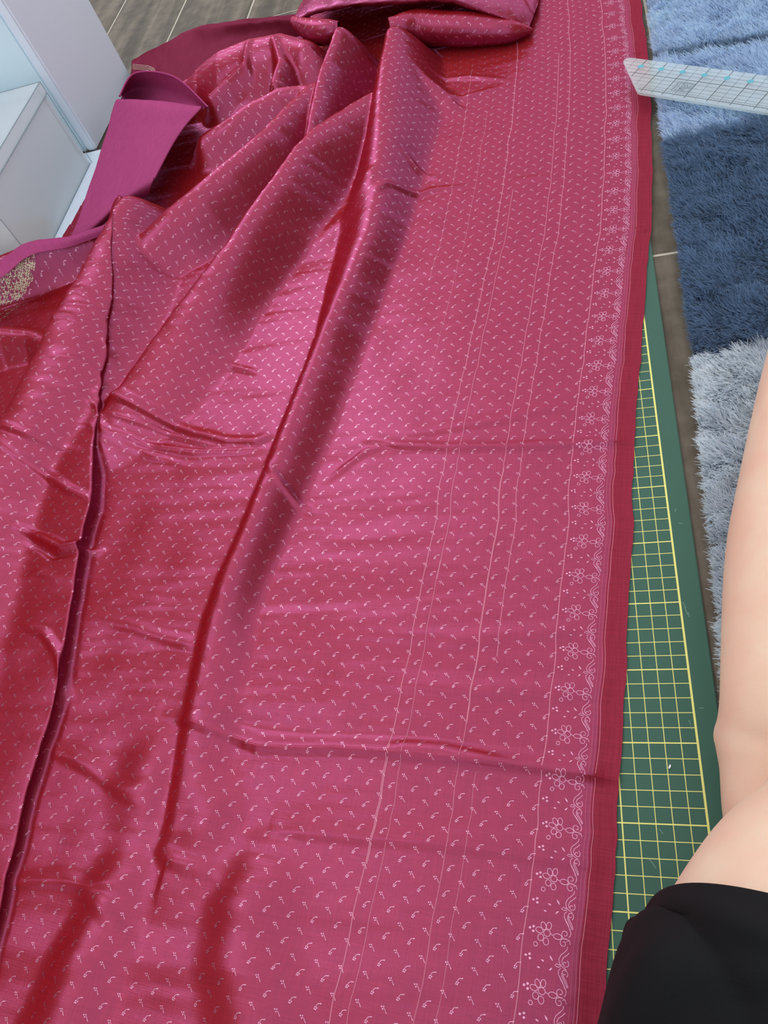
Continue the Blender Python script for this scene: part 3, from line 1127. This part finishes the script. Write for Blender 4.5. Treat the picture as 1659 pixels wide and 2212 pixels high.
def grid_part(name, G, mat, parent, uv0=(0, 0), wrinkle=0.0, seed=0, thick=0.0):
    """G: (rows, cols, 3) in cm"""
    nr, nc = G.shape[:2]
    du = np.concatenate([np.zeros((nr, 1)), np.cumsum(np.linalg.norm(np.diff(G, axis=1), axis=2), 1)], 1)
    dv = np.concatenate([np.zeros((1, nc)), np.cumsum(np.linalg.norm(np.diff(G, axis=0), axis=2), 0)], 0)
    if wrinkle:
        nn = np.cross(np.gradient(G, axis=1), np.gradient(G, axis=0))
        nn /= np.linalg.norm(nn, axis=2, keepdims=True) + 1e-9
        G = G + nn * (wrinkle * (vnoise(du * .5, dv * .25, seed) + .5 * vnoise(du * 1.1, dv * .5, seed + 1)))[..., None]
    idx = np.arange(nr * nc).reshape(nr, nc)
    Fq = np.stack([idx[:-1, :-1], idx[1:, :-1], idx[1:, 1:], idx[:-1, 1:]], -1).reshape(-1, 4)
    me = mesh_np(G.reshape(-1, 3), Fq, name)
    uvl = me.uv_layers.new(name='weave')
    li = np.empty(len(me.loops), np.int32)
    me.loops.foreach_get('vertex_index', li)
    uvv = np.stack([du.ravel() + uv0[0], dv.ravel() + uv0[1]], 1)
    uvl.data.foreach_set('uv', uvv[li].astype(np.float32).ravel())
    o = link(name, me, mat, parent, smooth=True)
    if thick:
        md = o.modifiers.new('cloth_thickness', 'SOLIDIFY')
        md.thickness = thick * S
        md.offset = 0
    return o, G, du, dv


def loft(rows, nr, nc):
    R_ = np.stack([catmull(wpts(r), nc) for r in rows])
    return np.stack([catmull(R_[:, k], nr) for k in range(nc)], 1)


def tube_grid(path, n_len, n_ang, squash=1.0, a0=-0.15, a1=1.15):
    """path rows: px, py, z, radius; open tube seen from outside, as (len, ang, 3)"""
    C_ = catmull(wpts(path), n_len)
    c, r = C_[:, :3], C_[:, 3]
    d = np.gradient(c, axis=0)
    d /= np.linalg.norm(d, axis=1, keepdims=True)
    side = np.cross(d, [0, 0, 1.0])
    side /= np.linalg.norm(side, axis=1, keepdims=True)
    up = np.cross(side, d)
    an = np.linspace(a0, a1, n_ang) * 2 * math.pi
    return c[:, None] + r[:, None, None] * (side[:, None] * np.cos(an)[None, :, None] + squash * up[:, None] * np.sin(an)[None, :, None])


def stamp_grid(name, G, du, dv, pitch=(1.64, 1.485), parent=None, lift=0.03, sign=1):
    """sprigs on a loose part, laid out in its own thread lengths"""
    nr, nc = G.shape[:2]
    nn = np.cross(np.gradient(G, axis=1), np.gradient(G, axis=0))
    nn /= np.linalg.norm(nn, axis=2, keepdims=True) + 1e-9
    V_, F_ = [], []
    um, vm = du[nr // 2], dv[:, nc // 2]
    for TV, TF, ou, ov in ((TA[0], TA[1], 0.4, 0.4), (TB[0], TB[1], 1.16, 1.13)):
        for a_ in np.arange(ou, um[-1] - .3, pitch[0]):
            for b_ in np.arange(ov, vm[-1] - .3, pitch[1]):
                q = TV + [a_, b_]
                fc = np.clip(np.interp(q[:, 0], um, np.arange(nc)), 0, nc - 1.001)
                fr = np.clip(np.interp(q[:, 1], vm, np.arange(nr)), 0, nr - 1.001)
                c0, r0 = fc.astype(int), fr.astype(int)
                a1 = (fr - r0)[:, None]
                b1 = (fc - c0)[:, None]

                def bl(A):
                    return A[r0, c0] * (1 - a1) * (1 - b1) + A[r0 + 1, c0] * a1 * (1 - b1) + A[r0, c0 + 1] * (1 - a1) * b1 + A[r0 + 1, c0 + 1] * a1 * b1
                k = len(V_)
                V_.extend(bl(G) + sign * bl(nn) * lift)
                F_.extend((TF + k).tolist())
    if not V_:
        return None
    me = mesh_np(np.array(V_), np.array(F_), name)
    me.uv_layers.new(name='weave')
    o = link(name, me, m_thread, parent or sari, smooth=True)
    o['kind'] = 'stuff'
    return o


# roll of cloth that crosses the sheet at the top, and the layer folded over it
G_ = tube_grid([(838, 58, 5.0, .9), (868, 58, 4.3, 1.6), (905, 58, 3.4, 2.0), (960, 62, 2.7, 2.2), (1030, 64, 2.3, 2.0), (1095, 66, 1.8, 1.5), (1130, 66, 1.3, .9), (1150, 66, 1.0, .35)], 90, 40, .95)
o, G_, du, dv = grid_part('rolled_fold', G_, m_silk, sari, wrinkle=.12, seed=61)
stamp_grid('woven_sprigs', G_, du, dv, parent=o, sign=-1)
G_ = tube_grid([(636, 46, 5.6, .7), (660, 60, 5.6, 1.3), (690, 70, 5.6, 1.6), (715, 66, 5.9, 1.3), (735, 58, 6.2, .7)], 40, 28)
o, G_, du, dv = grid_part('rolled_fold', G_, m_silk, sari, wrinkle=.1, seed=63)
stamp_grid('woven_sprigs', G_, du, dv, parent=o, sign=-1)
near_edge = [(640, 48, 6.0), (672, 30, 6.8), (730, 16, 7.0), (800, 8, 6.8), (880, 4, 6.4), (965, 2, 5.8), (1040, 22, 4.6), (1100, 42, 3.0), (1142, 60, 1.4)]
tuck = [(648, 44, 4.6), (690, 28, 4.6), (740, 18, 4.6), (800, 12, 4.4), (880, 10, 4.2), (965, 12, 3.8), (1040, 30, 3.2), (1095, 46, 2.0), (1138, 60, 1.0)]
mid_ = [(640, 28, 6.0), (680, 0, 7.2), (740, -18, 7.4), (810, -26, 7.2), (890, -28, 6.8), (985, -22, 6.0), (1070, -8, 4.8), (1125, 14, 3.0), (1150, 40, 1.4)]
far1 = [(660, -10, 4.0), (700, -50, 5.6), (760, -70, 6), (830, -80, 6), (910, -85, 5.4), (1010, -80, 4.8), (1100, -60, 3.6), (1145, -20, 2.2), (1161, 10, 1.2)]
far2 = [(690, -60, 1.5), (730, -110, 3), (790, -130, 3.4), (860, -140, 3.4), (940, -140, 3), (1040, -130, 2.6), (1130, -110, 2), (1165, -60, 1.4), (1172, -30, .8)]
G_ = loft([tuck, near_edge, mid_, far1, far2], 50, 110)
o, G_, du, dv = grid_part('folded_over_layer', G_, m_silk, sari, wrinkle=.15, seed=65)
stamp_grid('woven_sprigs', G_, du, dv, parent=o, sign=1)

# turned-back end: plain matt reverse with a stitched hem, cupped towards the cabinet
rows = [[(120, 560, 1.6), (180, 520, 2.2), (240, 470, 3.0), (320, 420, 3.2)],
        [(158, 500, 3.4), (215, 468, 4.2), (270, 425, 4.8), (333, 386, 4.8)],
        [(203, 372, 4.8), (262, 358, 5.2), (322, 340, 5.4), (372, 312, 5.2)],
        [(228, 292, 5.4), (290, 284, 5.8), (350, 278, 5.9), (402, 268, 5.6)],
        [(250, 219, 5.8), (310, 219, 6.3), (370, 224, 6.4), (434, 233, 6.0)],
        [(264, 222, 3.2), (318, 222, 2.4), (378, 226, 2.6), (438, 236, 4.0)],
        [(262, 206, 3.2), (300, 190, 2.8), (376, 200, 3.0), (444, 234, 4.0)],
        [(258, 208, 5.8), (292, 158, 6.2), (376, 166, 6.0), (450, 232, 5.0)]]
G_ = loft(rows, 90, 60)
o, G_, du, dv = grid_part('turned_back_end', G_, m_back, sari, wrinkle=.05, seed=67, thick=0.05)
tag(o, 'plain matt magenta reverse side of the cloth, turned back')
turned = o


def hem_line(name, pts_, w=.12, mat=None, n=60, parent=None):
    C_ = catmull(wpts(pts_), n)
    d = np.gradient(C_, axis=0)
    d /= np.linalg.norm(d, axis=1, keepdims=True)
    V_, F_ = [], []
    for i in range(n):
        s_ = np.cross(d[i], [0, 0, 1.0])
        s_ /= np.linalg.norm(s_) + 1e-9
        u_ = np.cross(s_, d[i])
        for q in range(6):
            an = q * math.pi / 3
            V_.append(C_[i] + w * (s_ * math.cos(an) + u_ * math.sin(an)))
    for i in range(n - 1):
        for q in range(6):
            F_.append((i * 6 + q, i * 6 + (q + 1) % 6, i * 6 + 6 + (q + 1) % 6, i * 6 + 6 + q))
    me = mesh_np(np.array(V_), np.array(F_), name)
    me.uv_layers.new(name='weave')
    return link(name, me, mat or m_silk, parent or sari, smooth=True)


hem_line('stitched_hem', [(333, 386, 4.9), (372, 312, 5.3), (402, 268, 5.7), (434, 233, 6.1)], .13, m_back, parent=turned)
hem_line('stitched_hem', [(258, 208, 5.9), (292, 158, 6.3), (376, 166, 6.1), (450, 232, 5.1)], .13, m_back, parent=turned)

# reverse side lying behind the puffed folds
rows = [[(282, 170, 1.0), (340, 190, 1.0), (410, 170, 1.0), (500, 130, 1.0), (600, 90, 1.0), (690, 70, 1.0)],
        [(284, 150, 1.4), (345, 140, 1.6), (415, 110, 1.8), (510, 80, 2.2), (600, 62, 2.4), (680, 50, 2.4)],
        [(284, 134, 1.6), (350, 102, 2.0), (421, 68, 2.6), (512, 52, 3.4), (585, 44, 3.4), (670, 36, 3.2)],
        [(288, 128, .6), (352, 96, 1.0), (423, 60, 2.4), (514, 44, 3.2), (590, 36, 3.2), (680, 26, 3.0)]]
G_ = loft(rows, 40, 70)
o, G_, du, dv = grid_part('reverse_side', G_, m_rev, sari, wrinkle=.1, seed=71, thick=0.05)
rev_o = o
for k in range(4):
    hem_line('gold_edge_thread', [(286, 139 + k * 3.2, 1.75), (305, 141 + k * 3.2, 1.8), (322, 143 + k * 3.2, 1.8), (335, 150 + k * 3.2, 1.8)], .035, m_zari, 16, rev_o)

# hem along the edge that leans on the clear box, with its metallic zari band
rows = [[(-120, 640, 5.6), (0, 563, 5.7), (58, 524, 6.0), (150, 510, 5.0), (236, 482, 3.4)],
        [(-120, 648, 5.6), (0, 572, 5.7), (58, 534, 6.0), (150, 520, 4.9), (236, 490, 3.3)],
        [(-110, 672, 5.1), (5, 598, 5.3), (66, 552, 5.5), (150, 534, 4.4), (230, 505, 3.0)]]
G_ = loft(rows, 14, 60)
o, G_, du, dv = grid_part('hem_band', G_, m_back, sari, wrinkle=.04, seed=73, thick=0.05)

# pixel -> woven coordinates on the sheet (nearest visible grid point)
PJ = (POS - CAM_C) @ CAM_R.T
PJX = 829.5 + F_PX * PJ[..., 0] / PJ[..., 2]
PJY = 1106 + F_PX * PJ[..., 1] / PJ[..., 2]


def on_cloth(px, py):
    d = (PJX - px) ** 2 + (PJY - py) ** 2
    d = np.where(MASK, d, 1e9)
    near = d < max(9.0, d.min() * 1.5)
    zz = np.where(near, PJ[..., 2], 1e9)
    i = np.unravel_index(np.argmin(zz), zz.shape)
    return ARC[i], vsamp[i[0]]


# zari band: curling metallic leaves
leaf = [(spiral(0, 0, .16, .03, 0, 330, 9), [.03, .05, .06, .07, .07, .06, .06, .05, .04]), ([(.16, 0), (.26, .12), (.3, .28)], [.05, .08, .03]), ([(-.1, .1), (-.2, .22), (-.22, .36)], [.05, .08, .03])]
pts_ = []
for q in np.linspace(0, 1, 15):
    for r_ in np.linspace(0, 1, 7):
        ex, ey = np.interp(q, [0, .55, 1], [-30, 40, 72]), np.interp(q, [0, .55, 1], [625, 570, 540])
        bx_, by_ = np.interp(q, [0, .55, 1], [-20, 38, 70]), np.interp(q, [0, .55, 1], [712, 655, 605])
        pts_.append((ex + (bx_ - ex) * r_ + random.uniform(-3, 3), ey + (by_ - ey) * r_ + random.uniform(-3, 3)))
at_ = np.array([on_cloth(*p) for p in pts_])
o = stamp('zari_border', ribbon_template(leaf), at_, m_zari, lift=.05, kind='stuff')
if o:
    o['label'] = 'silver-gold metallic leaf border woven near the hem'

# ------------------------------------------------------------------ acrylic ruler
def acrylic():
    m, nt, out = new_mat('clear_acrylic')
    p = N(nt, 'ShaderNodeBsdfPrincipled')
    p.inputs['Base Color'].default_value = (0.90, 0.95, 0.94, 1)
    p.inputs['Roughness'].default_value = 0.12
    tr = N(nt, 'ShaderNodeBsdfTransparent')
    tr.inputs[0].default_value = (0.94, 0.98, 0.97, 1)
    ms = N(nt, 'ShaderNodeMixShader')
    ms.inputs[0].default_value = 0.30
    L(nt, tr, 0, ms, 1)
    L(nt, p, 0, ms, 2)
    L(nt, ms, 0, out, 0)
    return m


m_acr = acrylic()
m_ink = principled('black_ink', lin(52, 50, 52), 0.6)
m_teal = principled('teal_ink', lin(84, 170, 180), 0.5)
RZ = 2.05
ro = un(1380, 200, RZ)
ra = un(1659, 244, RZ) - ro
ra /= np.linalg.norm(ra)
rb = np.array([-ra[1], ra[0], 0])
rw = 5.85


def rp(a, b, z):
    q = ro + ra * a + rb * b
    return (q[0], q[1], z)


ruler = empty('acrylic_ruler', rp(6, 3, RZ - .3))
tag(ruler, 'clear acrylic quilting ruler with black grid lines and teal dots on the rug', 'ruler')
outl = [rp(a, b, 0)[:2] for a, b in ((.1, 0), (27, 0), (27, rw), (-4.45, rw), (-4.9, rw - .12), (-5.12, rw - .45), (-5.1, rw - .8), (-.25, .1))]
link('ruler_plate', prism_mesh(outl, RZ - .3, RZ, .05, 'ruler_plate'), m_acr, ruler)


def ink(name, segs, mat, z=RZ + .012):
    global gv, gf
    gv, gf = [], []
    for a0, b0, a1, b1, w in segs:
        p0, p1 = rp(a0, b0, 0), rp(a1, b1, 0)
        strip(p0[0], p0[1], p1[0], p1[1], w, z)
    return link(name, mesh_np(gv, gf, name), mat, ruler)


IN = 2.54
for k in range(-1, 10):
    a = 0.05 + IN * k
    b0 = .25 if a > 0 else -a + 0.1
    ink('inch_line', [(a, b0, a, rw - .1, .075)], m_ink)
    if 0 <= k < 9 or k == -1:
        bm_ = bmesh.new()
        bmesh.ops.create_circle(bm_, cap_ends=True, radius=.34 * S, segments=20)
        for v_ in bm_.verts:
            q = rp(a, 4.5, RZ + .016)
            v_.co = Vector((q[0] * S + v_.co.x, q[1] * S + v_.co.y, q[2] * S))
        me = bpy.data.meshes.new('marker_dot')
        bm_.to_mesh(me)
        bm_.free()
        link('marker_dot', me, m_teal, ruler)
segs = []
for k in range(-3, 20):
    a = 0.05 + IN / 2 * k
    if k % 2:
        segs.append((a, max(.25, -a + .1), a, rw - .1, .035))
    for b in ():
        pass
for b in (1.35, 2.0, 2.65, 3.9, 5.15):
    segs.append((-b + .1, b, 26.8, b, .03))
for b, w in ((.62, .07), (.95, .03), (3.25, .075), (4.52, .045)):
    segs.append((-b + .1, b, 26.8, b, w))
for k in range(-4, 100):
    a = .05 + IN / 8 * k
    segs.append((a, .62 if a > -.4 else 4.4, a, .85 if a > -.4 else 4.6, .025))
o = ink('fine_grid', segs, m_ink, RZ + .008)
o['kind'] = 'stuff'
# printed emblem: a framed plaque with a sketched leaf
frame_ = [(3.15, 1.15, 5.1, 1.15), (5.1, 1.15, 5.1, 2.8), (5.1, 2.8, 3.15, 2.8), (3.15, 2.8, 3.15, 1.15), (3.5, 1.35, 4.95, 1.35), (4.95, 1.35, 4.95, 2.65), (4.95, 2.65, 3.5, 2.65), (3.5, 2.65, 3.5, 1.35)]
art = [(3.9, 1.5, 4.1, 2.0), (4.1, 2.0, 4.3, 2.5), (4.3, 2.5, 4.5, 2.1), (4.5, 2.1, 4.2, 1.75), (4.2, 1.75, 3.9, 1.5), (4.5, 2.1, 4.8, 2.4), (4.8, 2.4, 4.75, 1.9), (4.75, 1.9, 4.3, 1.7),
       (3.75, 2.2, 4.0, 2.45), (4.0, 2.45, 4.15, 2.2), (3.7, 1.6, 3.9, 2.0), (4.05, 1.55, 4.5, 1.5), (3.28, 1.4, 3.28, 1.9), (3.28, 2.1, 3.28, 2.5)]
ink('printed_emblem', [q + (.04,) for q in frame_] + [q + (.05,) for q in art], m_ink, RZ + .02)

# ------------------------------------------------------------------ person sitting at the lower right
def skin_material():
    m, nt, out = new_mat('skin')
    p = N(nt, 'ShaderNodeBsdfPrincipled')
    tc = N(nt, 'ShaderNodeTexCoord')
    n1 = N(nt, 'ShaderNodeTexNoise')
    n1.inputs['Scale'].default_value = 28
    n1.inputs['Detail'].default_value = 4
    L(nt, tc, 'Object', n1, 'Vector')
    cr = N(nt, 'ShaderNodeValToRGB')
    e = cr.color_ramp.elements
    e[0].position = .35
    e[0].color = lin(244, 196, 168)
    e[1].position = .7
    e[1].color = lin(248, 214, 184)
    L(nt, n1, 'Fac', cr, 0)
    L(nt, cr, 0, p, 'Base Color')
    p.inputs['Roughness'].default_value = 0.5
    p.inputs['Subsurface Weight'].default_value = 0.25
    p.inputs['Subsurface Radius'].default_value = (1.0, 0.35, 0.2)
    p.inputs['Subsurface Scale'].default_value = 0.006
    n2 = N(nt, 'ShaderNodeTexNoise')
    n2.inputs['Scale'].default_value = 700
    L(nt, tc, 'Object', n2, 'Vector')
    b = N(nt, 'ShaderNodeBump')
    b.inputs['Strength'].default_value = 0.12
    b.inputs['Distance'].default_value = 0.0005
    L(nt, n2, 'Fac', b, 'Height')
    L(nt, b, 0, p, 'Normal')
    L(nt, p, 0, out, 0)
    return m


m_skin = skin_material()
person = empty('person', (12, -35, FZ))
tag(person, 'person sitting at the lower right, bare bent leg and black clothing', 'person')


def limb(path, n_len=60, n_ang=40, ky=1.0):
    """path: centre x, y, z, radius -> closed tube (verts, faces)"""
    C_ = catmull(path, n_len)
    c, r = C_[:, :3], C_[:, 3]
    d = np.gradient(c, axis=0)
    d /= np.linalg.norm(d, axis=1, keepdims=True)
    side = np.cross(d, [0, 0, 1.0])
    side /= np.linalg.norm(side, axis=1, keepdims=True)
    up = np.cross(side, d)
    an = np.arange(n_ang) / n_ang * 2 * math.pi
    V_ = c[:, None] + r[:, None, None] * (side[:, None] * np.cos(an)[None, :, None] + ky * up[:, None] * np.sin(an)[None, :, None])
    F_ = []
    for i in range(n_len - 1):
        for q in range(n_ang):
            F_.append((i * n_ang + q, i * n_ang + (q + 1) % n_ang, (i + 1) * n_ang + (q + 1) % n_ang, (i + 1) * n_ang + q))
    V_ = V_.reshape(-1, 3)
    F_.append(tuple(range(n_ang))[::-1])
    F_.append(tuple((n_len - 1) * n_ang + q for q in range(n_ang)))
    return V_, F_


def edge_to_centre(rows, perp, k=1.12):
    """outline pixels of a limb and its radius -> centre line"""
    out = []
    for q in rows:
        px, py, z, r = q[:4]
        w = un(px, py, z)
        out.append((w[0] + perp[0] * r * k, w[1] + perp[1] * r * k, z, r))
    return out


LOWER = [(1730, 480, 7.0, 5.4), (1660, 680, 6.6, 5.6), (1616, 830, 6.2, 5.6), (1568, 1050, 5.6, 5.3), (1543, 1200, 5.2, 5.0), (1535, 1450, 4.4, 4.2), (1530, 1560, 3.9, 3.7),
                      (1533, 1610, 3.7, 3.65), (1541, 1680, 3.5, 3.3), (1548, 1740, 3.3, 3.2), (1565, 1800, 3.0, 3.0), (1600, 1880, 2.6, 2.4)]
low = edge_to_centre([(a_, b_, z_ + (1.1 if b_ < 1500 else .5), r_) for a_, b_, z_, r_ in LOWER], (0.96, -0.28))
thigh = edge_to_centre([(1760, 1500, 11.5, 6.4), (1700, 1600, 12, 6.8), (1652, 1672, 12.2, 7.0), (1600, 1735, 12.5, 7.2), (1530, 1790, 13, 7.6), (1480, 1850, 13.5, 7.9), (1443, 1905, 13.8, 8.2),
                        (1408, 1970, 14, 8.5), (1378, 2060, 14.4, 9.2), (1338, 2140, 15, 10), (1300, 2212, 15.5, 11), (1250, 2330, 16, 12.5)], (0.8, -0.6), 1.02)
V1, F1 = limb(low, 70, 40)
V2, F2 = limb(thigh, 70, 48)
ank = un(1536, 1600, 3.6)
V3, F3 = limb([(ank[0] + 1.2, ank[1] + 1.6, 4.2, .3), (ank[0] + 1.45, ank[1] + .8, 4.3, 1.3), (ank[0] + 1.45, ank[1] - .8, 4.2, 1.3), (ank[0] + 1.2, ank[1] - 1.8, 4.0, .3)], 14, 18)
bm = bmesh.new()
for V_, F_ in ((V1, F1), (V2, F2), (V3, F3)):
    vv = [bm.verts.new(tuple(q * S)) for q in V_]
    for f in F_:
        bm.faces.new([vv[i] for i in f])
bmesh.ops.recalc_face_normals(bm, faces=bm.faces[:])
me = bpy.data.meshes.new('body')
bm.to_mesh(me)
bm.free()
body = link('body', me, m_skin, person, smooth=True)
md = body.modifiers.new('one_surface', 'REMESH')
md.mode = 'VOXEL'
md.voxel_size = 0.0028
md.use_smooth_shade = True
md = body.modifiers.new('soften', 'SMOOTH')
md.iterations = 6
md.factor = .5
body['label'] = 'bare skin of a bent leg'

m_black = principled('black_jersey', lin(11, 10, 11), 0.8, noise=(40, .5, lin(15, 14, 15)), bump=(1400, .25, .0005), spec=.25)
i0 = 5.55                                  # the hem sits this far along the thigh
tp = np.array(thigh)
fine = catmull(tp, 331)
fine = fine[int(i0 / (len(tp) - 1) * 330):]
fine = np.vstack([fine, [fine[-1] + np.array([-1.0, -14, 1, 3])]])
nl, na = 130, 120
C_ = catmull(fine, nl)
c, r = C_[:, :3], C_[:, 3] + np.interp(np.arange(nl), [0, 8, 70, nl], [.35, .45, .7, 1.2])
d = np.gradient(c, axis=0)
d /= np.linalg.norm(d, axis=1, keepdims=True)
side = np.cross(d, [0, 0, 1.0])
side /= np.linalg.norm(side, axis=1, keepdims=True)
up = np.cross(side, d)
an = np.arange(na) / na * 2 * math.pi
ii, aa = np.meshgrid(np.arange(nl) / nl, an, indexing='ij')
fold = .30 * vnoise(aa * 1.6 + ii * 5, ii * 5 - aa * 1.1, 81) + .16 * vnoise(aa * 3 + ii * 9, ii * 9 - aa * 2, 82)
sw = ii * 9 - aa * 2.4 + .6 * vnoise(aa * 1.5, ii * 5, 83)
fold += .34 * (np.abs(np.sin(sw)) ** .6 - .6) * np.clip((ii - .04) * 6, 0, 1)
fold *= 1.5 * np.clip(ii * 8, .2, 1)
rr = r[:, None] + fold
G_ = c[:, None] + rr[..., None] * (side[:, None] * np.cos(aa)[..., None] + up[:, None] * np.sin(aa)[..., None])
idx = np.arange(nl * na).reshape(nl, na)
nxt = np.roll(idx, -1, 1)
Fq = np.stack([idx[:-1], nxt[:-1], nxt[1:], idx[1:]], -1).reshape(-1, 4)
o = link('black_garment', mesh_np(G_.reshape(-1, 3), Fq, 'black_garment'), m_black, person, smooth=True)
md = o.modifiers.new('cloth_thickness', 'SOLIDIFY')
md.thickness = 0.0022
md.offset = -1
o['label'] = 'loose black jersey garment with a hem'
